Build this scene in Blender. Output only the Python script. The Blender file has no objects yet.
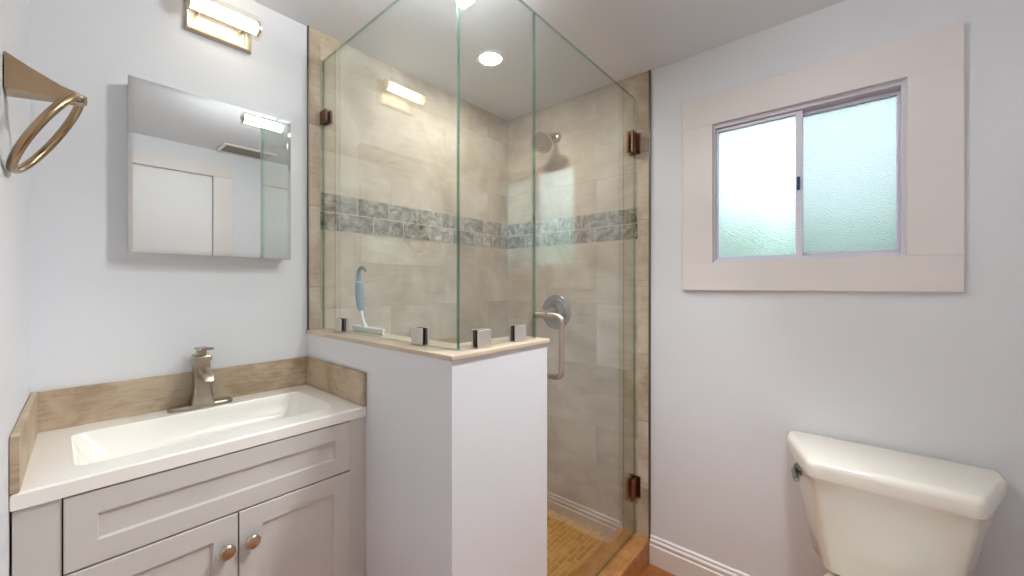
import bpy, bmesh, math, random
from mathutils import Vector, Matrix
random.seed(7)
S = bpy.context.scene
C = S.collection
PI = math.pi

# ------------------------------------------------------------------ camera, sky, exposure
FPX = 394.0                       # focal length in pixels of the 1024 px wide frame
CAM_Z = 1.295
cd = bpy.data.cameras.new('camera')
cam = bpy.data.objects.new('camera', cd); C.objects.link(cam)
cd.sensor_fit = 'HORIZONTAL'; cd.sensor_width = 36.0
cd.lens = FPX / 1024.0 * 36.0
cd.shift_y = -3.0 / 1024.0
cd.clip_start = 0.01
cam.location = (0, 0, CAM_Z)
cam.rotation_euler = (PI / 2, 0, math.atan2(0.652, 0.758) - PI / 2)
S.camera = cam
S.view_settings.view_transform = 'Standard'
S.view_settings.look = 'None'
S.view_settings.gamma = 1.0
S.view_settings.use_curve_mapping = False
S.view_settings.exposure = 0.65
S.cycles.use_denoising = True
S.cycles.max_bounces = 14
S.cycles.diffuse_bounces = 6
S.cycles.glossy_bounces = 6
S.cycles.transmission_bounces = 8
S.cycles.transparent_max_bounces = 24
S.cycles.sample_clamp_indirect = 6.0
S.cycles.caustics_reflective = False
S.cycles.caustics_refractive = False

SKY_ZENITH, SKY_HORIZON = 4.4, 1.2
VANITY_E = 4.0
CEIL_E = 195.0
FILL_LENS_E = 12.0
FILL_SPOT_W = 84.0
CAN_E = 200.0
w = bpy.data.worlds.new('sky'); S.world = w; w.use_nodes = True
bg = w.node_tree.nodes['Background']
bg.inputs['Strength'].default_value = 1.0                # overcast sky, about three times brighter overhead than at the horizon
_nt = w.node_tree; _tc = _nt.nodes.new('ShaderNodeTexCoord'); _sp = _nt.nodes.new('ShaderNodeSeparateXYZ')
_nt.links.new(_tc.outputs['Generated'], _sp.inputs[0])
_mx = _nt.nodes.new('ShaderNodeMix'); _mx.data_type = 'RGBA'; _mx.clamp_factor = True
_mx.inputs['A'].default_value = tuple(SKY_HORIZON * c for c in (0.82, 0.94, 1.0)) + (1,)
_mx.inputs['B'].default_value = tuple(SKY_ZENITH * c for c in (0.80, 0.92, 1.0)) + (1,)
_nt.links.new(_sp.outputs['Z'], _mx.inputs['Factor']); _nt.links.new(_mx.outputs['Result'], bg.inputs['Color'])

# ------------------------------------------------------------------ materials
def s2l(c):
    return tuple((v / 255 / 12.92) if v / 255 <= 0.04045 else ((v / 255 + 0.055) / 1.055) ** 2.4 for v in c)

def mat(name, rgb, rough=0.5, metal=0.0, noise=0.0, scale=6.0, spec=0.5, bump=0.0, bscale=200.0, coat=0.0):
    m = bpy.data.materials.new(name); m.use_nodes = True
    nt = m.node_tree; b = nt.nodes['Principled BSDF']
    col = (*s2l(rgb), 1)
    b.inputs['Base Color'].default_value = col
    b.inputs['Roughness'].default_value = rough
    b.inputs['Metallic'].default_value = metal
    b.inputs['Specular IOR Level'].default_value = spec
    b.inputs['Coat Weight'].default_value = coat
    tc = nt.nodes.new('ShaderNodeTexCoord')
    if noise:
        n = nt.nodes.new('ShaderNodeTexNoise'); n.inputs['Scale'].default_value = scale
        n.inputs['Detail'].default_value = 5
        r = nt.nodes.new('ShaderNodeValToRGB')
        r.color_ramp.elements[0].position = 0.3; r.color_ramp.elements[1].position = 0.7
        r.color_ramp.elements[0].color = tuple(v * (1 - noise) for v in col[:3]) + (1,)
        r.color_ramp.elements[1].color = tuple(min(1, v * (1 + noise)) for v in col[:3]) + (1,)
        nt.links.new(tc.outputs['Object'], n.inputs['Vector'])
        nt.links.new(n.outputs['Fac'], r.inputs['Fac']); nt.links.new(r.outputs['Color'], b.inputs['Base Color'])
    if bump:
        n2 = nt.nodes.new('ShaderNodeTexNoise'); n2.inputs['Scale'].default_value = bscale
        bp = nt.nodes.new('ShaderNodeBump'); bp.inputs['Strength'].default_value = bump; bp.inputs['Distance'].default_value = 0.002
        nt.links.new(tc.outputs['Object'], n2.inputs['Vector'])
        nt.links.new(n2.outputs['Fac'], bp.inputs['Height']); nt.links.new(bp.outputs['Normal'], b.inputs['Normal'])
    return m

def tile_mat(name, axis, c1, c2, c3, grout, bw, rh, off=(0, 0), mortar=0.0015, rough=0.45, offset=0.5, nscale=4.0, vein=1.0, bumpd=0.0008, contrast=0.5):
    """stone tiles laid in a running bond in the plane of two world axes"""
    m = bpy.data.materials.new(name); m.use_nodes = True
    nt = m.node_tree; b = nt.nodes['Principled BSDF']; L = nt.links.new
    tc = nt.nodes.new('ShaderNodeTexCoord'); sp = nt.nodes.new('ShaderNodeSeparateXYZ'); cb = nt.nodes.new('ShaderNodeCombineXYZ')
    L(tc.outputs['Object'], sp.inputs[0])
    mp = nt.nodes.new('ShaderNodeMapping'); mp.inputs['Location'].default_value = (-off[0], -off[1], 0)
    L(sp.outputs[axis[0]], cb.inputs['X']); L(sp.outputs[axis[1]], cb.inputs['Y']); L(cb.outputs[0], mp.inputs['Vector'])
    br = nt.nodes.new('ShaderNodeTexBrick'); br.offset = offset
    br.inputs['Scale'].default_value = 1.0
    br.inputs['Brick Width'].default_value = bw; br.inputs['Row Height'].default_value = rh
    br.inputs['Mortar Size'].default_value = mortar; br.inputs['Mortar Smooth'].default_value = 0.1; br.inputs['Bias'].default_value = 0.0
    br.inputs['Color1'].default_value = (0, 0, 0, 1); br.inputs['Color2'].default_value = (1, 1, 1, 1)
    br.inputs['Mortar'].default_value = (0.5, 0.5, 0.5, 1)
    L(mp.outputs[0], br.inputs['Vector'])
    # per-tile shift of the stone pattern so that neighbours differ
    sh = nt.nodes.new('ShaderNodeVectorMath'); sh.operation = 'MULTIPLY_ADD'
    sh.inputs[1].default_value = (3.1, 5.3, 7.7); L(br.outputs['Color'], sh.inputs[0]); L(tc.outputs['Object'], sh.inputs[2])
    n1 = nt.nodes.new('ShaderNodeTexNoise'); n1.inputs['Scale'].default_value = nscale; n1.inputs['Detail'].default_value = 7; n1.inputs['Roughness'].default_value = 0.62
    n1.inputs['Distortion'].default_value = 0.6
    L(sh.outputs[0], n1.inputs['Vector'])
    st = nt.nodes.new('ShaderNodeVectorMath'); st.operation = 'MULTIPLY'; st.inputs[1].default_value = (1.0, 1.0, 9.0) if 'Z' in axis else (1, 7, 1)
    L(sh.outputs[0], st.inputs[0])
    n2 = nt.nodes.new('ShaderNodeTexNoise'); n2.inputs['Scale'].default_value = nscale * 2.2; n2.inputs['Detail'].default_value = 6
    L(st.outputs[0], n2.inputs['Vector'])
    mx = nt.nodes.new('ShaderNodeMix'); mx.data_type = 'FLOAT'; mx.inputs['Factor'].default_value = 0.35 * vein
    L(n1.outputs['Fac'], mx.inputs['A']); L(n2.outputs['Fac'], mx.inputs['B'])
    ad = nt.nodes.new('ShaderNodeMath'); ad.operation = 'MULTIPLY_ADD'; ad.inputs[1].default_value = contrast * 0.25; 
    sb = nt.nodes.new('ShaderNodeMath'); sb.operation = 'SUBTRACT'; sb.inputs[1].default_value = 0.5
    L(br.outputs['Color'], sb.inputs[0]); L(sb.outputs[0], ad.inputs[0]); L(mx.outputs['Result'], ad.inputs[2])
    r = nt.nodes.new('ShaderNodeValToRGB'); e = r.color_ramp.elements
    e[0].position = 0.36; e[0].color = (*s2l(c1), 1); e[1].position = 0.66; e[1].color = (*s2l(c3), 1)
    k = e.new(0.5); k.color = (*s2l(c2), 1)
    L(ad.outputs[0], r.inputs['Fac'])
    mc = nt.nodes.new('ShaderNodeMix'); mc.data_type = 'RGBA'; mc.inputs['B'].default_value = (*s2l(grout), 1)
    L(br.outputs['Fac'], mc.inputs['Factor']); L(r.outputs['Color'], mc.inputs['A']); L(mc.outputs['Result'], b.inputs['Base Color'])
    b.inputs['Roughness'].default_value = rough; b.inputs['Specular IOR Level'].default_value = 0.32
    iv = nt.nodes.new('ShaderNodeMath'); iv.operation = 'SUBTRACT'; iv.inputs[0].default_value = 1.0; L(br.outputs['Fac'], iv.inputs[1])
    bp = nt.nodes.new('ShaderNodeBump'); bp.inputs['Strength'].default_value = 0.6; bp.inputs['Distance'].default_value = bumpd
    L(iv.outputs[0], bp.inputs['Height']); L(bp.outputs['Normal'], b.inputs['Normal'])
    return m

def clear_glass(name, tint, f0=0.05, rough=0.0):
    """thin-slab clear glass: straight-through transmission plus a mirror reflection that grows at grazing angles"""
    m = bpy.data.materials.new(name); m.use_nodes = True
    nt = m.node_tree; nt.nodes.remove(nt.nodes['Principled BSDF']); L = nt.links.new
    out = nt.nodes['Material Output']
    lw = nt.nodes.new('ShaderNodeLayerWeight'); lw.inputs['Blend'].default_value = 0.5
    pw = nt.nodes.new('ShaderNodeMath'); pw.operation = 'POWER'; pw.inputs[1].default_value = 5.0
    ml = nt.nodes.new('ShaderNodeMath'); ml.operation = 'MULTIPLY_ADD'; ml.inputs[1].default_value = 1 - f0; ml.inputs[2].default_value = f0
    L(lw.outputs['Facing'], pw.inputs[0]); L(pw.outputs[0], ml.inputs[0])
    tr = nt.nodes.new('ShaderNodeBsdfTransparent'); tr.inputs['Color'].default_value = (*tint, 1)
    gl = nt.nodes.new('ShaderNodeBsdfGlossy'); gl.inputs['Roughness'].default_value = rough; gl.inputs['Color'].default_value = (0.95, 0.98, 0.98, 1)
    mx = nt.nodes.new('ShaderNodeMixShader')
    L(ml.outputs[0], mx.inputs['Fac']); L(tr.outputs[0], mx.inputs[1]); L(gl.outputs[0], mx.inputs[2]); L(mx.outputs[0], out.inputs['Surface'])
    return m

def frosted(name, dim=1.0, grain=170):
    m = bpy.data.materials.new(name); m.use_nodes = True
    nt = m.node_tree; nt.nodes.remove(nt.nodes['Principled BSDF']); L = nt.links.new
    out = nt.nodes['Material Output']
    tc = nt.nodes.new('ShaderNodeTexCoord'); n = nt.nodes.new('ShaderNodeTexVoronoi'); n.inputs['Scale'].default_value = grain
    L(tc.outputs['Object'], n.inputs['Vector'])
    bp = nt.nodes.new('ShaderNodeBump'); bp.inputs['Strength'].default_value = 0.9; bp.inputs['Distance'].default_value = 0.003
    L(n.outputs['Distance'], bp.inputs['Height'])
    t = nt.nodes.new('ShaderNodeBsdfTranslucent'); t.inputs['Color'].default_value = (0.90 * dim, 0.97 * dim, 0.97 * dim, 1)
    g = nt.nodes.new('ShaderNodeBsdfRefraction'); g.inputs['Color'].default_value = (0.93 * dim, 0.98 * dim, 0.98 * dim, 1); g.inputs['Roughness'].default_value = 0.35; g.inputs['IOR'].default_value = 1.25
    L(bp.outputs['Normal'], g.inputs['Normal']); L(bp.outputs['Normal'], t.inputs['Normal'])
    mx = nt.nodes.new('ShaderNodeMixShader'); mx.inputs['Fac'].default_value = 0.75
    L(t.outputs[0], mx.inputs[1]); L(g.outputs[0], mx.inputs[2])
    s = nt.nodes.new('ShaderNodeBsdfGlossy'); s.inputs['Roughness'].default_value = 0.25; L(bp.outputs['Normal'], s.inputs['Normal'])
    m2 = nt.nodes.new('ShaderNodeMixShader'); m2.inputs['Fac'].default_value = 0.05
    L(mx.outputs[0], m2.inputs[1]); L(s.outputs[0], m2.inputs[2]); L(m2.outputs[0], out.inputs['Surface'])
    return m

def emit(name, rgb, strength):
    m = bpy.data.materials.new(name); m.use_nodes = True
    b = m.node_tree.nodes['Principled BSDF']
    b.inputs['Base Color'].default_value = (0.8, 0.8, 0.8, 1)
    b.inputs['Emission Color'].default_value = (*rgb, 1); b.inputs['Emission Strength'].default_value = strength
    return m

M = {}
M['paint'] = mat('wall_paint', (227, 228, 232), 0.55, noise=0.015, scale=2.0, bump=0.05, bscale=180)
M['ceil'] = mat('ceiling_paint', (226, 228, 233), 0.45, noise=0.01, scale=2.0)
M['white'] = mat('white_trim_paint', (230, 223, 220), 0.35, noise=0.01, scale=3)
M['doorp'] = mat('white_door_paint', (238, 236, 236), 0.35, noise=0.01, scale=3)
BE = ((166, 148, 125), (191, 176, 155), (212, 201, 185))
M['tile_b'] = tile_mat('beige_stone_tile_back', 'XZ', *BE, (176, 158, 134), 0.634, 0.3175, (0.69, -0.388), nscale=3.6, vein=0.45, contrast=0.3)
M['tile_r'] = tile_mat('beige_stone_tile_side', 'YZ', *BE, (176, 158, 134), 0.634, 0.3175, (0.675, -0.388), nscale=3.6, vein=0.45, contrast=0.3)
M['tile_h'] = tile_mat('beige_stone_tile_half_wall', 'YZ', *BE, (176, 158, 134), 0.634, 0.3175, (0.0, -0.388), nscale=3.0)
GB = ((84, 76, 66), (158, 150, 139), (216, 210, 199))
M['band_b'] = tile_mat('mosaic_band_back', 'XZ', *GB, (190, 182, 168), 0.152, 0.0755, (0.69, 1.514), mortar=0.0022, nscale=26, contrast=0.55, rough=0.25)
M['band_r'] = tile_mat('mosaic_band_side', 'YZ', *GB, (190, 182, 168), 0.152, 0.0755, (0.773, 1.514), mortar=0.0022, nscale=26, contrast=0.55, rough=0.25)
M['edge_b'] = tile_mat('tile_edge_back', 'XZ', *BE, (170, 150, 126), 0.634, 0.3175, (0.5, -0.30), nscale=4.5, vein=0.5, contrast=0.4)
M['edge_r'] = tile_mat('tile_edge_side', 'YZ', *BE, (170, 150, 126), 0.634, 0.3175, (0.5, -0.30), nscale=4.5, vein=0.5, contrast=0.4)
M['splash'] = tile_mat('beige_splash_tile', 'XZ', (166, 144, 118), (192, 172, 148), (208, 192, 170), (160, 140, 118), 0.62, 0.4, (0.03, 0.8), nscale=7, vein=0.8)
M['cap'] = mat('cap_tile', (202, 184, 162), 0.3, noise=0.10, scale=9)
M['mosaic'] = tile_mat('shower_floor_mosaic', 'XY', (176, 126, 58), (202, 150, 80), (220, 172, 102), (216, 178, 118), 0.075, 0.026, (1.0, 0.0), mortar=0.0022, nscale=9, contrast=1.0, rough=0.4)
M['curb'] = tile_mat('curb_tile', 'XY', (166, 112, 66), (188, 134, 84), (206, 156, 104), (170, 130, 90), 0.4, 0.4, (0.9, 0.6), nscale=9, rough=0.3)
M['floor'] = tile_mat('floor_planks', 'YX', (150, 92, 48), (176, 112, 62), (196, 134, 80), (120, 76, 44), 0.9, 0.15, (0, 0), nscale=5, rough=0.35, contrast=0.9)
M['nickel'] = mat('brushed_nickel', (196, 184, 168), 0.28, 1.0, noise=0.04, scale=60)
M['nickel_d'] = mat('aged_nickel', (172, 148, 118), 0.25, 1.0, noise=0.05, scale=40)
M['nickel_f'] = mat('satin_nickel', (178, 166, 150), 0.32, 1.0, noise=0.04, scale=60)
M['clampm'] = mat('bright_brushed_nickel', (222, 216, 210), 0.42, 1.0, noise=0.03, scale=60)
M['bronze'] = mat('bronze', (132, 98, 78), 0.25, 1.0, noise=0.05, scale=40)
M['chrome'] = mat('chrome', (215, 212, 208), 0.12, 1.0, noise=0.02, scale=40)
M['metal_trim'] = mat('metal_edge_trim', (120, 110, 100), 0.35, 1.0, noise=0.03, scale=30)
M['rubber'] = mat('dark_gasket', (40, 42, 46), 0.6, noise=0.05)
M['cab'] = mat('greige_cabinet_paint', (208, 203, 198), 0.4, noise=0.012, scale=3)
M['cab_in'] = mat('cabinet_inside', (60, 56, 52), 0.8, noise=0.02)
M['counter'] = mat('cultured_marble_white', (246, 242, 234), 0.22, noise=0.008, scale=3, coat=0.3)
M['porcelain'] = mat('porcelain', (234, 228, 216), 0.12, noise=0.006, scale=3, coat=0.4)
M['plastic'] = mat('white_plastic', (236, 236, 232), 0.35, noise=0.01)
M['blue'] = mat('blue_grey_grip', (118, 146, 162), 0.5, noise=0.03, scale=60)
M['alu'] = mat('window_aluminium', (226, 222, 234), 0.35, 0.15, noise=0.02, scale=40)
M['latch'] = mat('dark_latch', (54, 66, 104), 0.35, 0.3, noise=0.03, scale=40)
M['mirror'] = mat('mirror_silver', (232, 236, 236), 0.0, 1.0)
M['glass'] = clear_glass('clear_shower_glass', (0.965, 0.985, 0.975), 0.13)
M['glass_edge'] = clear_glass('green_glass_edge', (0.44, 0.62, 0.56), 0.05, 0.45)
M['pewter'] = mat('pewter', (138, 137, 136), 0.22, 1.0, noise=0.04, scale=40)
M['lampglass'] = clear_glass('clear_lamp_glass', (0.97, 0.97, 0.96), 0.05)
M['frost'] = frosted('obscured_glass')
M['frost2'] = frosted('obscured_glass_fine', 0.74, 240)
M['bulb'] = emit('warm_light_tube', (1.0, 0.87, 0.68), VANITY_E)
M['bulb2'] = emit('warm_ceiling_tube', (0.965, 0.98, 0.985), CEIL_E)
M['room'] = emit('added_fill_lens', (0.95, 0.98, 1.0), FILL_LENS_E)  # lens of the added fill light
M['can'] = emit('shower_downlight_lens', (1.0, 0.97, 0.92), CAN_E)
M['leaf'] = mat('hedge_leaf', (96, 128, 84), 0.7, noise=0.3, scale=14)
M['soil'] = mat('yard_ground', (150, 140, 122), 0.9, noise=0.1, scale=3)
M['slat'] = mat('grey_vent_slat', (150, 147, 142), 0.5, noise=0.02)
M['duct_shade'] = mat('duct_shade_dark', (70, 68, 66), 0.7, noise=0.03)

# ------------------------------------------------------------------ mesh helpers
def rrect(a0, a1, b0, b1, r, n=6):
    pts = []
    for cx, cy, s in ((a1 - r, b1 - r, 0), (a0 + r, b1 - r, 1), (a0 + r, b0 + r, 2), (a1 - r, b0 + r, 3)):
        for i in range(n):
            t = (s + i / (n - 1)) * PI / 2
            pts.append((cx + r * math.cos(t), cy + r * math.sin(t)))
    return pts

def rpoly(P, r, n=6):
    """counter-clockwise convex polygon with rounded corners"""
    out = []
    for i in range(len(P)):
        p, q, s = Vector(P[i - 1]), Vector(P[i]), Vector(P[(i + 1) % len(P)])
        d1, d2 = (p - q).normalized(), (s - q).normalized()
        rr = min(r, (p - q).length * .45, (s - q).length * .45)
        a, b = q + d1 * rr, q + d2 * rr
        for k in range(n):
            t = k / (n - 1)
            v = a * (1 - t) ** 2 + q * 2 * t * (1 - t) + b * t * t
            out.append((v.x, v.y))
    return out

class MB:
    def __init__(self): self.bm = bmesh.new()
    def box(self, x0, x1, y0, y1, z0, z1, bev=0.0, seg=2):
        b = bmesh.new()
        vs = [b.verts.new((x, y, z)) for x in (x0, x1) for y in (y0, y1) for z in (z0, z1)]
        for f in ((0, 1, 3, 2), (4, 6, 7, 5), (0, 4, 5, 1), (2, 3, 7, 6), (0, 2, 6, 4), (1, 5, 7, 3)):
            b.faces.new([vs[i] for i in f])
        if bev:
            bmesh.ops.bevel(b, geom=list(b.edges), offset=bev, segments=seg, profile=0.5, affect='EDGES')
        return self._add(b)
    def _add(self, b, mtx=None):
        bmesh.ops.recalc_face_normals(b, faces=b.faces[:])
        if mtx is not None: bmesh.ops.transform(b, matrix=mtx, verts=b.verts[:])
        me = bpy.data.meshes.new('t'); b.to_mesh(me); b.free(); self.bm.from_mesh(me); bpy.data.meshes.remove(me)
        return self
    def loft(self, loops, cap0=True, cap1=True, closed=False, mtx=None):
        b = bmesh.new(); R = [[b.verts.new(p) for p in l] for l in loops]; n = len(R[0])
        pairs = list(zip(R, R[1:])) + ([(R[-1], R[0])] if closed else [])
        for A, B in pairs:
            for i in range(n):
                j = (i + 1) % n
                try: b.faces.new((A[i], A[j], B[j], B[i]))
                except ValueError: pass
        if not closed:
            if cap0: b.faces.new(R[0][::-1])
            if cap1: b.faces.new(R[-1])
        return self._add(b, mtx)
    def lathe(self, prof, p0, axis, n=32):
        """prof: (radius, distance along axis) list, starts and ends capped"""
        ax = Vector(axis).normalized(); u = ax.orthogonal().normalized(); v = ax.cross(u); p0 = Vector(p0)
        loops = [[p0 + ax * h + (u * math.cos(2 * PI * i / n) + v * math.sin(2 * PI * i / n)) * max(r, 1e-4) for i in range(n)] for r, h in prof]
        return self.loft(loops)
    def ring_lathe(self, prof, p0, axis, n=40):
        ax = Vector(axis).normalized(); u = ax.orthogonal().normalized(); v = ax.cross(u); p0 = Vector(p0)
        loops = [[p0 + ax * h + (u * math.cos(2 * PI * i / n) + v * math.sin(2 * PI * i / n)) * r for i in range(n)] for r, h in prof]
        return self.loft(loops, closed=True)
    def tube(self, path, r, n=14, closed=False):
        P = [Vector(p) for p in path]; loops = []; m = len(P); up = None
        rs = r if isinstance(r, (list, tuple)) else [r] * m
        for i in range(m):
            if closed: t = (P[(i + 1) % m] - P[i - 1]).normalized()
            else: t = (P[min(i + 1, m - 1)] - P[max(i - 1, 0)]).normalized()
            if up is None: up = t.orthogonal().normalized()
            up = (up - t * up.dot(t)).normalized(); s = t.cross(up)
            loops.append([P[i] + (up * math.cos(2 * PI * k / n) + s * math.sin(2 * PI * k / n)) * rs[i] for k in range(n)])
        return self.loft(loops, closed=closed)
    def prism(self, poly, z0, z1, bev=0.0, mtx=None):
        b = bmesh.new(); lo = [b.verts.new((x, y, z0)) for x, y in poly]; hi = [b.verts.new((x, y, z1)) for x, y in poly]
        n = len(poly); b.faces.new(lo[::-1]); b.faces.new(hi)
        for i in range(n): b.faces.new((lo[i], lo[(i + 1) % n], hi[(i + 1) % n], hi[i]))
        if bev: bmesh.ops.bevel(b, geom=list(b.edges), offset=bev, segments=2, profile=0.5, affect='EDGES')
        return self._add(b, mtx)
    def build(self, name, m, parent=None, smooth=None, origin=None):
        me = bpy.data.meshes.new(name)
        if origin is not None: bmesh.ops.translate(self.bm, vec=-Vector(origin), verts=self.bm.verts[:])
        self.bm.to_mesh(me); self.bm.free()
        for k in (m if isinstance(m, list) else [m]): me.materials.append(k)
        o = bpy.data.objects.new(name, me); C.objects.link(o)
        if origin is not None: o.location = origin
        if smooth is not None:
            try: me.shade_smooth(); me.set_sharp_from_angle(angle=math.radians(smooth))
            except Exception: pass
        if parent is not None:
            o.parent = parent
            if parent.type == 'EMPTY' or parent.location.length: o.matrix_parent_inverse = Matrix.Translation(parent.location).inverted()
        return o

def tag(o, label, cat, group=None):
    o['label'] = label; o['category'] = cat
    if group: o['group'] = group
    return o
def thing(name, loc, label, cat, group=None):
    o = bpy.data.objects.new(name, None); C.objects.link(o); o.location = loc; o.empty_display_size = 0.05
    return tag(o, label, cat, group)
def struct(o): o['kind'] = 'structure'; return o
def bez(p0, p1, p2, n=8):
    p0, p1, p2 = Vector(p0), Vector(p1), Vector(p2)
    return [p0 * (1 - t) ** 2 + p1 * 2 * t * (1 - t) + p2 * t * t for t in (i / n for i in range(n + 1))]

# ------------------------------------------------------------------ the room
XL, XR, YB, YR, H = -0.047, 1.825, 1.603, -0.50, 2.30
WY0, WY1, WZ0, WZ1 = -0.137, 0.440, 1.392, 1.970         # window opening
DX0, DX1, DZ1 = 0.06, 0.77, 2.10                         # door opening in the rear wall
T = 0.11
XL = -0.040                                              # at the back corner; the left wall runs a little out of square
def xl(y): return XL - 0.0315 * (YB - y)
struct(MB().box(-0.25, XR + T, YR - T, YB + T, -0.08, 0).build('floor', M['floor']))
struct(MB().box(-0.25, XR + T, YR - T, YB + T, H, H + 0.08).build('ceiling', M['ceil']))
struct(MB().prism([(xl(YR), YR), (XL, YB), (XL - T, YB), (xl(YR) - T, YR)], 0, H).build('wall_left', M['paint']))
struct(MB().box(XL - T, XR + T, YB, YB + T, 0, H).build('wall_back', M['paint']))
wr = MB(); wr.box(XR, XR + T, YR, YB, 0, WZ0); wr.box(XR, XR + T, YR, YB, WZ1, H)
wr.box(XR, XR + T, YR, WY0, WZ0, WZ1); wr.box(XR, XR + T, WY1, YB, WZ0, WZ1)
struct(wr.build('wall_right', M['paint']))
wq = MB(); wq.box(-0.25, DX0, YR - T, YR, 0, H); wq.box(DX1, XR + T, YR - T, YR, 0, H); wq.box(DX0, DX1, YR - T, YR, DZ1, H)
struct(wq.build('wall_rear', M['paint']))

# entry door in the rear wall (seen in the mirror)
d = MB(); d.box(DX0 + 0.003, DX1 - 0.003, YR - 0.045, YR - 0.008, 0.008, DZ1 - 0.003, 0.002)
door = struct(d.build('door_1', M['doorp']))
MB().box(DX1, DX1 + 0.116, YR, YR + 0.018, 0, DZ1, 0.002).build('door_casing', M['white'], door)
MB().box(xl(YR) + 0.003, DX0, YR, YR + 0.018, 0, DZ1, 0.002).build('door_casing', M['white'], door)
MB().box(xl(YR) + 0.003, DX1 + 0.116, YR, YR + 0.018, DZ1, DZ1 + 0.096, 0.002).build('door_casing', M['white'], door)
k = MB(); k.lathe([(0.03, 0), (0.03, 0.006), (0.012, 0.010), (0.012, 0.035), (0.026, 0.042), (0.029, 0.055), (0.024, 0.068), (0.005, 0.072)], (DX1 - 0.06, YR - 0.008, 0.95), (0, 1, 0))
k.build('door_knob', M['nickel'], door, 40)

# baseboards with a stepped profile
BPROF = [(0, 0), (0.016, 0), (0.016, 0.085), (0.011, 0.090), (0.013, 0.098), (0.013, 0.106), (0.007, 0.112), (0.007, 0.122), (0, 0.128)]
def baseboard(name, p0, p1, nrm):
    p0, p1, nrm = Vector(p0), Vector(p1), Vector(nrm)
    l = [[p + nrm * a + Vector((0, 0, z)) for a, z in BPROF] for p in (p0, p1)]
    struct(MB().loft(l).build(name, M['white']))
baseboard('baseboard_right', (XR, YR, 0), (XR, 0.712, 0), (-1, 0, 0))
baseboard('baseboard_rear', (DX1 + 0.118, YR, 0), (XR - 0.018, YR, 0), (0, 1, 0))
baseboard('baseboard_left', (xl(YR + .02), YR + 0.02, 0), (xl(1.15), 1.15, 0), (1, 0, 0))

# ------------------------------------------------------------------ half wall, shower tiling
HX0, HX1, HY0, HT = 0.645, 1.049, 0.7515, 0.115
HZ = 1.107
Lp = [(HX0, HY0), (HX1, HY0), (HX1, HY0 + HT), (HX0 + HT, HY0 + HT), (HX0 + HT, YB), (HX0, YB)]
struct(MB().prism(Lp, 0, HZ).build('wall_half', M['paint']))
Lt = [(HX1, HY0 + HT), (HX1, HY0 + HT + 0.008), (HX0 + HT + 0.008, HY0 + HT + 0.008), (HX0 + HT + 0.008, YB - 0.008), (HX0 + HT, YB - 0.008), (HX0 + HT, HY0 + HT)]
struct(MB().prism(Lt, 0.03, HZ).build('wall_half_tile', M['tile_h']))
ov = 0.010
Lc = [(HX0 - ov, HY0 - ov), (HX1 + 0.004, HY0 - ov), (HX1 + 0.004, HY0 + HT + 0.016), (HX0 + HT + 0.016, HY0 + HT + 0.016), (HX0 + HT + 0.016, YB - 0.001), (HX0 - ov, YB - 0.001)]
CAPZ = 1.121
struct(MB().prism(Lc, HZ, CAPZ, 0.003).build('trim_1', M['cap']))

BZ0, BZ1 = 1.514, 1.665                                   # mosaic band
tb = MB(); TX0 = 0.69
tb.box(TX0, XR, YB - 0.008, YB, 0.0, BZ0); tb.box(TX0, XR, YB - 0.008, YB, BZ1, H)
struct(tb.build('wall_back_tile', M['tile_b']))
struct(MB().box(HX0, TX0, YB - 0.009, YB, CAPZ, H - 0.001, 0.002).build('trim_2', M['edge_b']))
struct(MB().box(TX0, XR - 0.009, YB - 0.010, YB, BZ0, BZ1).build('trim_3', M['band_b']))
tr = MB(); TY0 = 0.773
tr.box(XR - 0.008, XR, TY0, YB - 0.008, 0.0, BZ0); tr.box(XR - 0.008, XR, TY0, YB - 0.008, BZ1, H)
struct(tr.build('wall_right_tile', M['tile_r']))
struct(MB().box(XR - 0.009, XR, 0.717, TY0, 0.0, H - 0.001, 0.002).build('trim_4', M['edge_r']))
struct(MB().box(XR - 0.010, XR, TY0, YB - 0.010, BZ0, BZ1).build('trim_5', M['band_r']))
struct(MB().box(XR - 0.012, XR, 0.711, 0.717, 0.10, H).build('trim_6', M['metal_trim']))
struct(MB().box(HX0 - 0.004, HX0, YB - 0.012, YB, CAPZ, H).build('trim_7', M['metal_trim']))
struct(MB().box(HX0 + HT + 0.008, XR - 0.008, HY0 + HT, YB - 0.008, 0.0, 0.035).build('floor_shower', M['mosaic']))
struct(MB().box(HX1, XR - 0.001, 0.715, HY0 + HT + 0.004, 0.0, 0.105, 0.004).build('trim_8', M['curb']))

# ------------------------------------------------------------------ window in the right wall
win = bpy.data.objects.new('window_1', None); C.objects.link(win); win.location = (XR, 0.15, WZ0); struct(win)
TY_0, TY_1, TZ0, TZ1 = -0.262, 0.562, 1.273, 2.100
x0, x1 = XR - 0.017, XR
MB().box(x0, x1, TY_0, TY_1, WZ1 + 0.002, TZ1, 0.0015).build('casing', M['white'], win)
MB().box(x0, x1, TY_0, TY_1, TZ0, WZ0 - 0.002, 0.0015).build('casing', M['white'], win)
MB().box(x0, x1, TY_0, WY0 - 0.002, WZ0 - 0.002, WZ1 + 0.002, 0.0015).build('casing', M['white'], win)
MB().box(x0, x1, WY1 + 0.002, TY_1, WZ0 - 0.002, WZ1 + 0.002, 0.0015).build('casing', M['white'], win)
def frame(y0, y1, z0, z1, xa, xb, wl, wr_, wb, wt, name, m, parent):
    f = MB(); f.box(xa, xb, y0, y0 + wr_, z0, z1, 0.001); f.box(xa, xb, y1 - wl, y1, z0, z1, 0.001)
    f.box(xa, xb, y0 + wr_, y1 - wl, z0, z0 + wb, 0.001); f.box(xa, xb, y0 + wr_, y1 - wl, z1 - wt, z1, 0.001)
    return f.build(name, m, parent)
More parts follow.
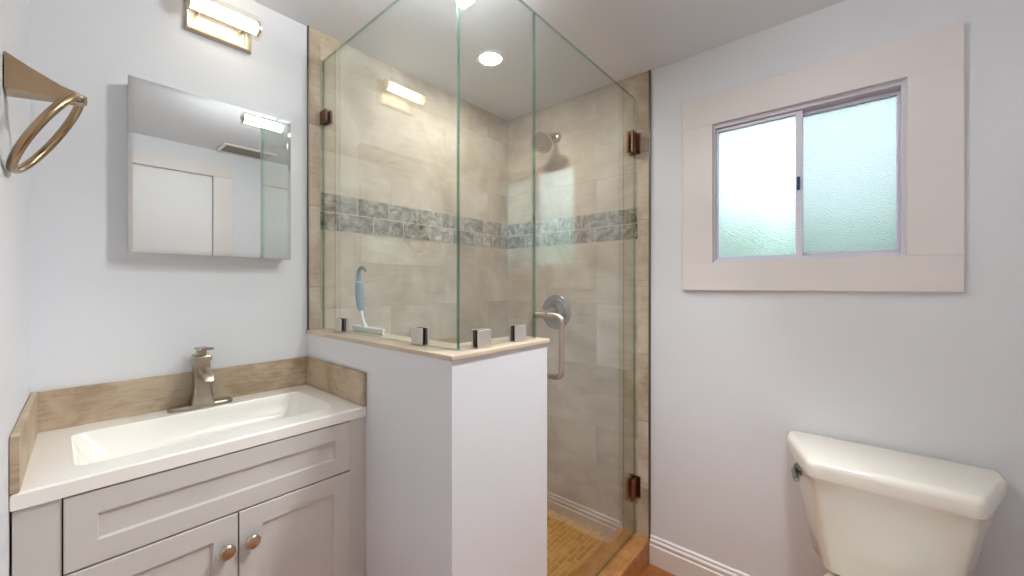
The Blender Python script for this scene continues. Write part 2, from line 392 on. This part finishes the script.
frame(WY0, WY1, WZ0, WZ1, XR + 0.004, XR + 0.075, 0.005, 0.010, 0.010, 0.012, 'window_frame', M['alu'], win)
YM = 0.150
sl = frame(YM - 0.012, WY1 - 0.005, WZ0 + 0.010, WZ1 - 0.014, XR + 0.018, XR + 0.040, 0.007, 0.022, 0.010, 0.012, 'sliding_sash', M['alu'], win)
MB().box(XR + 0.026, XR + 0.031, YM + 0.008, WY1 - 0.011, WZ0 + 0.019, WZ1 - 0.026).build('pane', M['frost'], sl)
sf = frame(WY0 + 0.010, YM + 0.010, WZ0 + 0.012, WZ1 - 0.014, XR + 0.044, XR + 0.066, 0.020, 0.008, 0.014, 0.014, 'fixed_sash', M['alu'], win)
MB().box(XR + 0.052, XR + 0.057, WY0 + 0.017, YM - 0.008, WZ0 + 0.024, WZ1 - 0.026).build('pane', M['frost2'], sf)
lt = MB(); lt.box(XR + 0.008, XR + 0.018, YM - 0.004, YM + 0.006, 1.655, 1.705, 0.002); lt.box(XR + 0.002, XR + 0.010, YM - 0.002, YM + 0.004, 1.672, 1.698, 0.002)
lt.build('latch', M['latch'], win)

# yard outside
struct(MB().box(XR + T, 9, -6, 6, -0.35, -0.30).build('ground_outside', M['soil']))
hb = MB()
for i in range(70):
    b = bmesh.new(); bmesh.ops.create_icosphere(b, subdivisions=2, radius=random.uniform(0.18, 0.32))
    for v in b.verts: v.co *= random.uniform(0.85, 1.15)
    hb._add(b, Matrix.Translation((random.uniform(2.9, 3.5), random.uniform(-0.8, 2.6), -0.2 + random.random() * 1.85)))
hedge = hb.build('hedge', M['leaf']); tag(hedge, 'green hedge growing outside, blurred behind the frosted window', 'hedge')

# ------------------------------------------------------------------ shower glass
GT = 2.185
def glass_panel(name, x0, x1, y0, y1, z0, z1):
    b = MB(); b.box(x0, x1, y0, y1, z0, z1)
    thin = 0 if (x1 - x0) < (y1 - y0) else 1
    b.bm.normal_update()
    for f in b.bm.faces: f.material_index = 0 if abs(f.normal[thin]) > 0.9 else 1
    return b
GX, GY = 0.70, 0.784
p1 = glass_panel('p', GX - 0.005, GX + 0.005, GY + 0.007, YB - 0.012, CAPZ + 0.002, GT).build('shower_screen', [M['glass'], M['glass_edge']])
tag(p1, 'fixed clear glass shower panel on the half wall beside the vanity', 'glass panel', 'fixed shower glass')
p2 = glass_panel('p', GX - 0.005, 1.019, GY - 0.005, GY + 0.005, CAPZ + 0.002, GT).build('shower_screen', [M['glass'], M['glass_edge']])
tag(p2, 'narrow fixed clear glass shower panel between glass corner and glass door', 'glass panel', 'fixed shower glass')

def clamp_part(cx, cy, z0, along, size=0.05):
    """square plate pair straddling the glass with a dark gasket"""
    pl = MB(); gk = MB(); h = size / 2
    for s in (-1, 1):
        a, b = sorted((s * 0.0085, s * 0.0145)); ga, gb = sorted((s * 0.0050, s * 0.0085))
        if along == 'y':
            pl.box(cx + a, cx + b, cy - h, cy + h, z0, z0 + size, 0.0015); gk.box(cx + ga, cx + gb, cy - h + .001, cy + h - .001, z0 + .001, z0 + size - .001)
        else:
            pl.box(cx - h, cx + h, cy + a, cy + b, z0, z0 + size, 0.0015); gk.box(cx - h + .001, cx + h - .001, cy + ga, cy + gb, z0 + .001, z0 + size - .001)
    return pl, gk
for cx, cy, z, al, lab in (
        (GX, 1.446, CAPZ, 'y', 'small square nickel glass clamp on half wall cap left of the squeegee'),
        (GX, 0.957, CAPZ, 'y', 'square nickel glass clamp on half wall cap just left of glass corner'),
        (0.780, GY, CAPZ, 'x', 'square nickel glass clamp on cap just right of glass corner'),
        (0.938, GY, CAPZ, 'x', 'bright square glass clamp near the end of cap beside the shower door'),
        (GX, YB - 0.034, 1.93, 'y', 'bronze toned clamp fixing glass panel high on the tiled back wall')):
    t = thing('glass_clamp', (cx, cy, z), lab, 'clamp', 'glass clamps')
    pl, gk = clamp_part(cx, cy, z, al)
    pl.build('clamp_plate', M['bronze'] if z > 1.5 else M['clampm'], t)
    gk.build('gasket', M['rubber'], t)

# hinged glass door
DXa, DXb, DZa = 1.023, XR - 0.016, 0.116
sd = thing('shower_door', (XR - 0.03, GY, DZa), 'frameless clear glass shower door with metal pull handle, hinged on tiled wall', 'shower door')
glass_panel('p', DXa, DXb, GY - 0.005, GY + 0.005, DZa, GT).build('door_glass', [M['glass'], M['glass_edge']], sd)
for hz in (1.918, 0.285):
    hn = MB()
    hn.box(XR - 0.072, XR - 0.022, GY - 0.016, GY - 0.0052, hz, hz + 0.10, 0.002)
    hn.box(XR - 0.072, XR - 0.022, GY + 0.0052, GY + 0.016, hz, hz + 0.10, 0.002)
    hinge = hn.build('hinge', M['bronze'], sd)
    q = MB(); q.box(XR - 0.0145, XR - 0.0095, GY - 0.028, GY + 0.028, hz, hz + 0.10, 0.001)
    q.box(XR - 0.022, XR - 0.0145, GY - 0.014, GY + 0.014, hz + 0.012, hz + 0.088, 0.001)
    q.build('wall_plate', M['bronze'], hinge)
hx, hz0, hz1 = 1.092, 0.988, 1.192
for s in (-1, 1):
    y0, y1 = GY + s * 0.0055, GY + s * 0.062
    path = [(hx, y0, hz1)] + [(hx, GY + s * .015, hz1)] + bez((hx, GY + s * .035, hz1), (hx, y1, hz1), (hx, y1, hz1 - .027), 7) \
        + bez((hx, y1, hz0 + .027), (hx, y1, hz0), (hx, GY + s * .035, hz0), 7) + [(hx, GY + s * .015, hz0), (hx, y0, hz0)]
    MB().tube(path, 0.0095).build('handle', M['nickel'], sd, 60)

# ------------------------------------------------------------------ shower head, valve, downlight
sh = thing('overhead_shower', (XR - 0.008, 1.235, 2.11), 'nickel shower head on a bent arm high on the tiled side wall', 'shower head')
fx, fy, fz = XR - 0.008, 1.235, 2.112
MB().lathe([(0.030, 0), (0.030, 0.004), (0.024, 0.012), (0.014, 0.018)], (fx, fy, fz), (-1, 0, 0)).build('flange', M['nickel'], sh, 40)
arm = bez((fx - .01, fy, fz), (fx - .07, fy, fz + .010), (fx - .100, fy + .004, fz - .032), 10)
MB().tube(arm, 0.0105).build('arm', M['nickel'], sh, 60)
ax = Vector((-0.80, -0.12, -0.60)).normalized(); hp = Vector(arm[-1])
hd = MB(); hd.lathe([(0.012, -0.004), (0.018, 0.004), (0.018, 0.016), (0.028, 0.026), (0.052, 0.040), (0.060, 0.050), (0.060, 0.058), (0.052, 0.061), (0.050, 0.058), (0.020, 0.058), (0.018, 0.062), (0.004, 0.063)], hp, ax, 40)
head = hd.build('spray_head', M['nickel'], sh, 35)
nz = MB(); u = ax.orthogonal().normalized(); v = ax.cross(u)
for rr, n in ((0.028, 9), (0.040, 14)):
    for i in range(n):
        c = hp + ax * 0.058 + (u * math.cos(2 * PI * i / n) + v * math.sin(2 * PI * i / n)) * rr
        nz.lathe([(0.0026, 0), (0.0026, 0.0025), (0.0015, 0.0038)], c, ax, 8)
nz.build('nozzles', M['rubber'], head, 40)

sv = thing('shower_valve', (XR - 0.008, 1.24, 1.145), 'round nickel shower valve plate with a lever on the tiled wall', 'shower valve')
vx, vy, vz = XR - 0.008, 1.24, 1.145
MB().lathe([(0.094, 0), (0.094, 0.004), (0.088, 0.009), (0.078, 0.010), (0.074, 0.014), (0.062, 0.015), (0.052, 0.010), (0.040, 0.012), (0.034, 0.020), (0.030, 0.030)], (vx, vy, vz), (-1, 0, 0), 48).build('escutcheon', M['pewter'], sv, 35)
lv = MB(); lv.lathe([(0.026, 0.030), (0.026, 0.052), (0.022, 0.062), (0.006, 0.066)], (vx, vy, vz), (-1, 0, 0), 28)
lv.tube([(vx - .050, vy, vz), (vx - .054, vy + .03, vz + .004), (vx - .060, vy + .085, vz + .010)], [0.011, 0.009, 0.007])
lv.build('lever', M['nickel'], sv, 45)

def downlight(x, y, r, lens, label):
    t = thing('recessed_downlight', (x, y, H), label, 'ceiling light', 'recessed downlights')
    MB().ring_lathe([(r - .001, 0.0), (r + .014, 0.0), (r + .012, 0.004), (r + .001, 0.005)], (x, y, H - 0.0005), (0, 0, -1)).build('trim_ring', M['plastic'], t, 40)
    MB().lathe([(r, 0.0), (r, 0.002), (r * .65, 0.004)], (x, y, H - 0.0005), (0, 0, -1)).build('lens', lens, t, 40)
    return t
downlight(1.26, 1.21, 0.047, M['can'], 'round recessed downlight glowing in the ceiling over the shower')
rd = downlight(1.165, 0.08, 0.055, M['room'], 'added round fill light, out of view, in the room ceiling in front of the toilet')  # added lamp out of view, brightens half wall front and vanity
sp_ = bpy.data.lights.new('added_fill_spot', 'SPOT'); sp_.energy = FILL_SPOT_W; sp_.color = (0.93, 0.97, 1.0)
sp_.spot_size = math.radians(100); sp_.spot_blend = 0.8; sp_.shadow_soft_size = 0.09
so = bpy.data.objects.new('added_fill_spot', sp_); C.objects.link(so); so.parent = rd
so.location = (0, 0, -0.012); so.rotation_euler = Vector((-0.38, 0.70, -1.70)).to_track_quat('-Z', 'Y').to_euler()   # added fill spot, tilted to brighten the half wall

# ------------------------------------------------------------------ squeegee on the cap inside the glass
sq = thing('squeegee', (0.742, 1.326, CAPZ), 'blue grey handled shower squeegee with white blade leaning against glass', 'squeegee')
qb = MB(); qb.box(0.738, 0.745, 1.222, 1.430, CAPZ + 0.001, CAPZ + 0.013, 0.002); qb.tube([(0.741, 1.220, CAPZ + .017), (0.741, 1.432, CAPZ + .017)], 0.0065, 12)
qb.build('blade', M['plastic'], sq, 40)
def sqp(s): # along the shaft: s metres above the cap, leaning to the glass
    return (0.741 - 0.016 * (s / 0.23), 1.312 + 0.055 * (1 - math.exp(-s / .03)), CAPZ + s)
MB().tube([sqp(v) for v in (0.018, 0.028, 0.038, 0.05, 0.065, 0.082)], [0.009, 0.008, 0.0065, 0.006, 0.006, 0.0065], 12).build('neck', M['plastic'], sq, 60)
grip = MB().tube([sqp(v) for v in (0.080, 0.086, 0.10, 0.125, 0.155, 0.178, 0.184)], [0.008, 0.0110, 0.0135, 0.0155, 0.0150, 0.0130, 0.0105], 16).build('grip', M['blue'], sq, 60)
MB().tube([sqp(v) for v in (0.183, 0.188)], [0.0098, 0.0098], 16).build('collar', M['plastic'], sq, 60)
b0 = Vector(sqp(0.187)); hk = [b0, b0 + Vector((0, .001, .012)), b0 + Vector((0, .002, .022))]
for i in range(1, 12):
    t = PI - PI * 0.86 * i / 11
    hk.append(b0 + Vector((0.0, -0.026 - 0.028 * math.cos(t), 0.026 + 0.024 * math.sin(t))))
MB().tube(hk, [0.0120, 0.0100, 0.0085] + [0.0078 - 0.00035 * i for i in range(11)], 12).build('hook', M['blue'], sq, 60)

# ------------------------------------------------------------------ vanity
VF = 1.176                                               # cabinet front plane
CT = 0.913                                               # counter top
vc = thing('vanity_cabinet', (0.30, 1.39, 0), 'greige shaker vanity cabinet below the white sink top', 'vanity cabinet')
CX0, CX1 = 0.012, 0.592
bd = MB(); bd.box(CX0 - .004, CX0 + .004, VF + .004, YB - .002, 0.0, CT - .032); bd.box(CX1 - .003, CX1 + .004, VF + .004, YB - .002, 0.0, CT - .032)
bd.box(CX0 + .012, CX1 - .012, VF + .02, YB - .002, 0.10, 0.115); bd.box(CX0 + .012, CX1 - .012, YB - .012, YB - .002, 0.115, CT - .032)
bd.box(CX0 + .012, CX1 - .012, VF + .004, VF + .016, CT - .062, CT - .032); bd.box(CX0 + .012, CX1 - .012, VF + .004, VF + .016, 0.70, 0.75)
bd.box(CX0 + .012, CX1 - .012, VF + .05, VF + .062, 0.0, 0.10)
bd.build('carcass', M['cab_in'], vc)
def shaker(x0, x1, z0, z1, yf, th, rail, name, m, parent):
    def lp(a, y): return [(x0 + a, y, z0 + a), (x1 - a, y, z0 + a), (x1 - a, y, z1 - a), (x0 + a, y, z1 - a)]
    return MB().loft([lp(0, yf + th), lp(0, yf + .0015), lp(.0015, yf), lp(rail, yf), lp(rail + .003, yf + .0075)]).build(name, m, parent)
ZD = 0.728
shaker(CX0, CX1, ZD + .0015, CT - .036, VF - .014, .018, .046, 'drawer_front', M['cab'], vc)
XM = 0.3015
for a, b, kx in ((CX0, XM - .0015, XM - .0275), (XM + .0015, CX1, XM + .0255)):
    dr = shaker(a, b, 0.105, ZD - .0025, VF - .014, .018, .050, 'door', M['cab'], vc)
    MB().lathe([(0.008, 0), (0.007, 0.008), (0.009, 0.013), (0.0165, 0.017), (0.0175, 0.022), (0.0145, 0.027), (0.004, 0.029)], (kx, VF - .014, 0.648), (0, -1, 0), 24).build('knob', M['nickel'], dr, 40)
MB().box(xl(VF) + .003, CX0 - .002, VF - .008, VF + .010, 0.0, CT - .032, 0.001).build('filler_strip', M['cab'], vc)
MB().box(CX1 + .002, HX0 - .001, VF - .008, VF + .010, 0.0, CT - .032, 0.001).build('filler_strip', M['cab'], vc)

top = MB(); N = 8
def RL(x0, x1, y0, y1, r, z): return [(a + (xl(b) - XL if a < 0 else 0), b, z) for a, b in rrect(x0, x1, y0, y1, r, N)]
ex0, ex1, ey0, ey1 = XL + .001, HX0 - .001, 1.159, YB - .001
bx0, bx1, by0, by1 = 0.028, 0.578, 1.232, 1.508
top.loft([RL(bx0 + .10, bx1 - .10, by0 + .085, by1 - .085, .03, CT - .092),
          RL(bx0 + .055, bx1 - .055, by0 + .05, by1 - .05, .05, CT - .086),
          RL(bx0 + .025, bx1 - .025, by0 + .022, by1 - .022, .04, CT - .060),
          RL(bx0 + .008, bx1 - .008, by0 + .007, by1 - .007, .028, CT - .018),
          RL(bx0 + .003, bx1 - .003, by0 + .003, by1 - .003, .025, CT - .004),
          RL(bx0, bx1, by0, by1, .022, CT),
          RL(ex0 + .004, ex1 - .004, ey0 + .004, ey1 - .004, .002, CT), RL(ex0, ex1, ey0, ey1, .003, CT - .004),
          RL(ex0, ex1, ey0, ey1, .003, CT - .031),
          RL(bx0 - .008, bx1 + .008, by0 - .008, by1 + .008, .03, CT - .031),
          RL(bx0 + .018, bx1 - .018, by0 + .015, by1 - .015, .04, CT - .075),
          RL(bx0 + .09, bx1 - .09, by0 + .075, by1 - .075, .03, CT - .102)])
vt = tag(top.build('sink', M['counter'], None, 30), 'glossy white vanity top with shallow rectangular basin', 'sink')
MB().lathe([(0.022, 0), (0.022, 0.003), (0.016, 0.004), (0.014, 0.002), (0.004, 0.0025)], (0.303, 1.38, CT - .0925), (0, 0, 1)).build('drain', M['nickel'], vt, 40)

SZ = 1.018
tag(MB().box(XL + .001, HX0 - .001, YB - .012, YB - .001, CT + .0005, SZ, 0.001).build('backsplash', M['splash']), 'long beige tile backsplash along the wall behind the faucet', 'backsplash', 'vanity backsplash tiles')
tag(MB().prism([(xl(1.159) + .001, 1.159), (xl(1.159) + .013, 1.159), (XL + .013, YB - .0125), (XL + .001, YB - .0125)], CT + .0005, SZ, 0.001).build('backsplash', M['splash']), 'beige tile side splash against the left wall under the towel ring', 'backsplash', 'vanity backsplash tiles')
tag(MB().box(HX0 - .012, HX0 - .001, 1.159, YB - .0125, CT + .0005, SZ, 0.001).build('backsplash', M['splash']), 'beige tile side splash against the white half wall', 'backsplash', 'vanity backsplash tiles')

# faucet
fa = thing('faucet', (0.303, 1.553, CT), 'brushed nickel single lever faucet with square flared body', 'faucet')
X, Y, Z = 0.303, 1.552, CT; FS = 1.13
b = MB(); b.loft([[(X + px, Y + py, Z + z * FS) for px, py in rrect(-a, a, -c, c, c * .96, 8)] for a, c, z in ((.082, .025, .0005), (.082, .025, .006), (.079, .022, .010))])
b.build('base_plate', M['nickel_f'], fa, 40)
def sqloop(h, z, dy=0): return [(X + px, Y + dy + py, Z + z * FS) for px, py in rrect(-h, h, -h, h, h * .22, 5)]
b = MB(); b.loft([sqloop(.030, .010), sqloop(.028, .016), sqloop(.0235, .032), sqloop(.0205, .060), sqloop(.0195, .095), sqloop(.0195, .128)])
b.build('body', M['nickel_f'], fa, 40)
b = MB(); b.loft([sqloop(.0225, .128), sqloop(.0235, .131), sqloop(.0235, .140), sqloop(.020, .144)]); b.loft([sqloop(.0115, .144), sqloop(.0115, .158)])
lever = [[(X + px * .0145, Y + yy, Z + zz * FS + pz) for px, pz in ((-1, -.004), (1, -.004), (1, .004), (-1, .004))] for yy, zz in ((.016, .161), (-.020, .162), (-.056, .164), (-.080, .167))]
b.loft(lever); b.build('handle', M['nickel_f'], fa, 40)
sp = []
for yy, zz, hw, hh in ((-.015, .096, .0150, .014), (-.040, .100, .0150, .012), (-.066, .099, .0145, .011), (-.084, .092, .0140, .010), (-.092, .081, .0135, .009)):
    t = 0.0 if yy > -.06 else (0.6 if yy > -.09 else 1.2)
    dy, dz = math.sin(t), math.cos(t)
    sp.append([(X + px * hw, Y + yy + pz * hh * -dy, Z + zz * FS + pz * hh * dz) for px, pz in rrect(-1, 1, -1, 1, .3, 4)])
MB().loft(sp).build('spout', M['nickel_f'], fa, 40)

# ------------------------------------------------------------------ mirror cabinet
mx0, mx1, mz0, mz1, my = 0.136, 0.562, 1.388, 1.888, 1.545
mc = thing('mirror_cabinet', (0.339, YB, mz0), 'frameless mirrored medicine cabinet hung on the wall over the vanity', 'mirror')
MB().box(mx0 + .004, mx1 - .004, my + .008, YB - .001, mz0 + .004, mz1 - .004, 0.001).build('cabinet_body', M['plastic'], mc)
def ml(a, y): return [(mx0 + a, y, mz0 + a), (mx1 - a, y, mz0 + a), (mx1 - a, y, mz1 - a), (mx0 + a, y, mz1 - a)]
MB().loft([ml(0, my + .007), ml(0, my + .0009), ml(.010, my)]).build('mirror_door', M['mirror'], mc)

# ------------------------------------------------------------------ lights
def bar_light(name, loc, mtx, label, bulb, reach=.068, cz=.008):
    """frame plate in the local xz plane, glass tube held 6 cm in front of it along x"""
    t = thing(name, loc, label, 'light fixture')
    t.matrix_world = mtx
    def put(mb, nm, m, sm=None, par=None):
        o = mb.build(nm, m); o.parent = par or t
        if sm:
            o.data.shade_smooth(); o.data.set_sharp_from_angle(angle=math.radians(sm))
        return o
    p = MB()
    def pl(a, y): return [(-.09 + a, y, -.055 + a), (.09 - a, y, -.055 + a), (.09 - a, y, .055 - a), (-.09 + a, y, .055 - a)]
    p.loft([pl(0, -.001), pl(0, -.014), pl(.004, -.018), pl(.009, -.018), pl(.011, -.013), pl(.018, -.013), pl(.020, -.010)])
    put(p, 'back_plate', M['nickel'])
    cy = -reach
    for s in (-1, 1):
        a = MB(); a.tube([(s * .062, -.010, cz), (s * .062, cy + .010, cz)], .007, 14); put(a, 'arm', M['nickel'], 50)
    put(MB().ring_lathe([(.0345, -.098), (.0375, -.098), (.0375, .098), (.0345, .098)], (0, cy, cz), (1, 0, 0), 40), 'glass_shade', M['lampglass'], 40)
    put(MB().lathe([(.0205, -.088), (.0205, .088)], (0, cy, cz), (1, 0, 0), 28), 'lamp_tube', bulb, 40)
    for s in (-1, 1):
        e = MB(); e.lathe([(.022, .0885 * s), (.026, .090 * s), (.026, .0955 * s), (.010, .0975 * s), (.010, .1035 * s), (.003, .1055 * s)], (0, cy, cz), (1, 0, 0), 28)
        put(e, 'end_cap', M['nickel'], 40)
    sc = MB(); sc.lathe([(.004, 0), (.004, .003), (.001, .005)], (0, -.010, -.040), (0, -1, 0), 12); put(sc, 'screw', M['nickel'], 40)
    return t
bar_light('vanity_light', (0.36, YB, 2.160), Matrix.Translation((0.36, YB, 2.160)), 'short nickel bar light with clear glass tube above the mirror', M['bulb'])
bar_light('ceiling_light', (0.74, 0.675, H), Matrix.Translation((0.74, 0.675, H)) @ Matrix.Rotation(PI / 2, 4, 'X'), 'glass tube light fixed on the ceiling, seen only as a mirror reflection', M['bulb2'], .130, .0)

# ------------------------------------------------------------------ towel ring
TWY = 1.105; TWX = xl(TWY)
tw = thing('towel_ring', (TWX, TWY, 1.66), 'aged nickel towel ring on a wedge shaped bracket on the left wall', 'towel ring')
def wl(x, hw, z0, z1): return [(x, TWY - hw, z0), (x, TWY + hw, z0), (x, TWY + hw, z1), (x, TWY - hw, z1)]
MB().loft([wl(TWX + .001, .024, 1.628, 1.690), wl(TWX + .030, .020, 1.631, 1.674), wl(TWX + .065, .014, 1.634, 1.658), wl(TWX + .092, .011, 1.637, 1.652), wl(TWX + .097, .007, 1.639, 1.650)]).build('bracket', M['nickel_d'], tw)
R = 0.084
top_p = Vector((TWX + .088, TWY, 1.645)); dn = Vector((-0.070, 0.0, -0.130)).normalized()
cen = top_p + dn * R; sd_ = Vector((0.05, 1, 0)); sd_ = (sd_ - dn * sd_.dot(dn)).normalized()
MB().tube([cen + (dn * math.cos(2 * PI * i / 48) + sd_ * math.sin(2 * PI * i / 48)) * R for i in range(48)], 0.0065, 14, True).build('ring', M['nickel_d'], tw, 60)

# ------------------------------------------------------------------ toilet
to = thing('toilet', (1.50, -0.08, 0), 'white porcelain toilet with sloped cornered tank against the window wall', 'toilet')
CYT = -0.077
def tank_loop(xb, wb, xs, xf, wf, z, r=.03):
    P = [(xb, CYT + wb), (xs, CYT + wb), (xf, CYT + wf), (xf, CYT - wf), (xs, CYT - wb), (xb, CYT - wb)]
    return [(a, b, z) for a, b in rpoly(P, r, 7)]
MB().loft([tank_loop(1.780, .165, 1.735, 1.640, .120, .368, .022), tank_loop(1.790, .180, 1.740, 1.622, .135, .376, .022), tank_loop(1.800, .200, 1.742, 1.598, .150, .47, .022),
           tank_loop(1.804, .236, 1.744, 1.556, .170, .65, .022), tank_loop(1.804, .240, 1.744, 1.550, .172, .6965, .022)]).build('tank', M['porcelain'], to, 50)
MB().loft([tank_loop(1.806, .246, 1.746, 1.540, .174, .697, .022), tank_loop(1.811, .255, 1.746, 1.527, .180, .701, .022), tank_loop(1.812, .257, 1.745, 1.524, .181, .734, .022),
           tank_loop(1.811, .255, 1.745, 1.527, .180, .744, .022), tank_loop(1.807, .250, 1.744, 1.534, .177, .7505, .022), tank_loop(1.800, .242, 1.743, 1.545, .172, .7530, .022)]).build('tank_lid', M['porcelain'], to, 60)
cn = Vector((-.33, .944, 0)).normalized(); ce = Vector((1.662, CYT + .208, .668))
fl = MB(); fl.lathe([(.022, -.004), (.022, .005), (.018, .009), (.012, .018), (.004, .020)], ce, cn, 24)
tv = Vector((.944, .33, 0)).normalized()
fl.tube([ce + cn * .014, ce + cn * .020 - tv * .012 + Vector((0, 0, -.006)), ce + cn * .022 - tv * .045 + Vector((0, 0, -.022))], [.008, .009, .010], 12)
fl.build('flush_lever', M['pewter'], to, 50)
def ov_loop(x0, x1, wd, z, n=36, p=1.0):
    cx, a = (x0 + x1) / 2, (x1 - x0) / 2
    out = []
    for i in range(n):
        t = 2 * PI * i / n; c, s = math.cos(t), math.sin(t)
        wloc = wd * (1.0 - 0.10 * (-c)) if c < 0 else wd * (1 - 0.08 * c)
        out.append((cx + a * c, CYT + wloc * s, z))
    return out
bw = MB(); bw.loft([ov_loop(1.22, 1.70, .115, 0), ov_loop(1.22, 1.70, .112, .03), ov_loop(1.25, 1.70, .095, .12), ov_loop(1.20, 1.72, .115, .22),
                    ov_loop(1.12, 1.77, .165, .30), ov_loop(1.09, 1.79, .175, .340), ov_loop(1.09, 1.79, .175, .360), ov_loop(1.10, 1.78, .168, .3665)])
bw.build('bowl', M['porcelain'], to, 50)
MB().loft([ov_loop(1.095, 1.545, .178, .3675), ov_loop(1.088, 1.55, .184, .374), ov_loop(1.092, 1.548, .181, .386)]).build('seat', M['plastic'], to, 50)
MB().loft([ov_loop(1.095, 1.550, .178, .387), ov_loop(1.09, 1.553, .183, .394), ov_loop(1.10, 1.548, .174, .404), ov_loop(1.16, 1.51, .12, .409)]).build('seat_lid', M['plastic'], to, 50)

# ------------------------------------------------------------------ ceiling vent near the rear wall
cv = thing('ceiling_vent', (0.93, -0.40, H), 'slotted rectangular ceiling vent seen in the mirror above the door', 'vent')
f = MB(); vx0, vx1, vy0, vy1 = 0.78, 1.12, -0.470, -0.250
f.box(vx0, vx1, vy0, vy0 + .02, H - .012, H - .0005, .001); f.box(vx0, vx1, vy1 - .02, vy1, H - .012, H - .0005, .001)
f.box(vx0, vx0 + .02, vy0 + .02, vy1 - .02, H - .012, H - .0005, .001); f.box(vx1 - .02, vx1, vy0 + .02, vy1 - .02, H - .012, H - .0005, .001)
f.build('vent_frame', M['plastic'], cv)
MB().box(vx0 + .02, vx1 - .02, vy0 + .02, vy1 - .02, H - .002, H - .0005).build('duct_shade_sheet', M['duct_shade'], cv)  # thin dark sheet, no hole: the duct's shade is put into its colour
for i in range(8):
    yy = vy0 + .027 + i * .0215
    b = MB(); b.loft([[(xx, yy, H - .0105), (xx, yy + .002, H - .0110), (xx, yy + .011, H - .0030), (xx, yy + .009, H - .0030)] for xx in (vx0 + .02, vx1 - .02)])
    b.build('slat', M['slat'], cv)
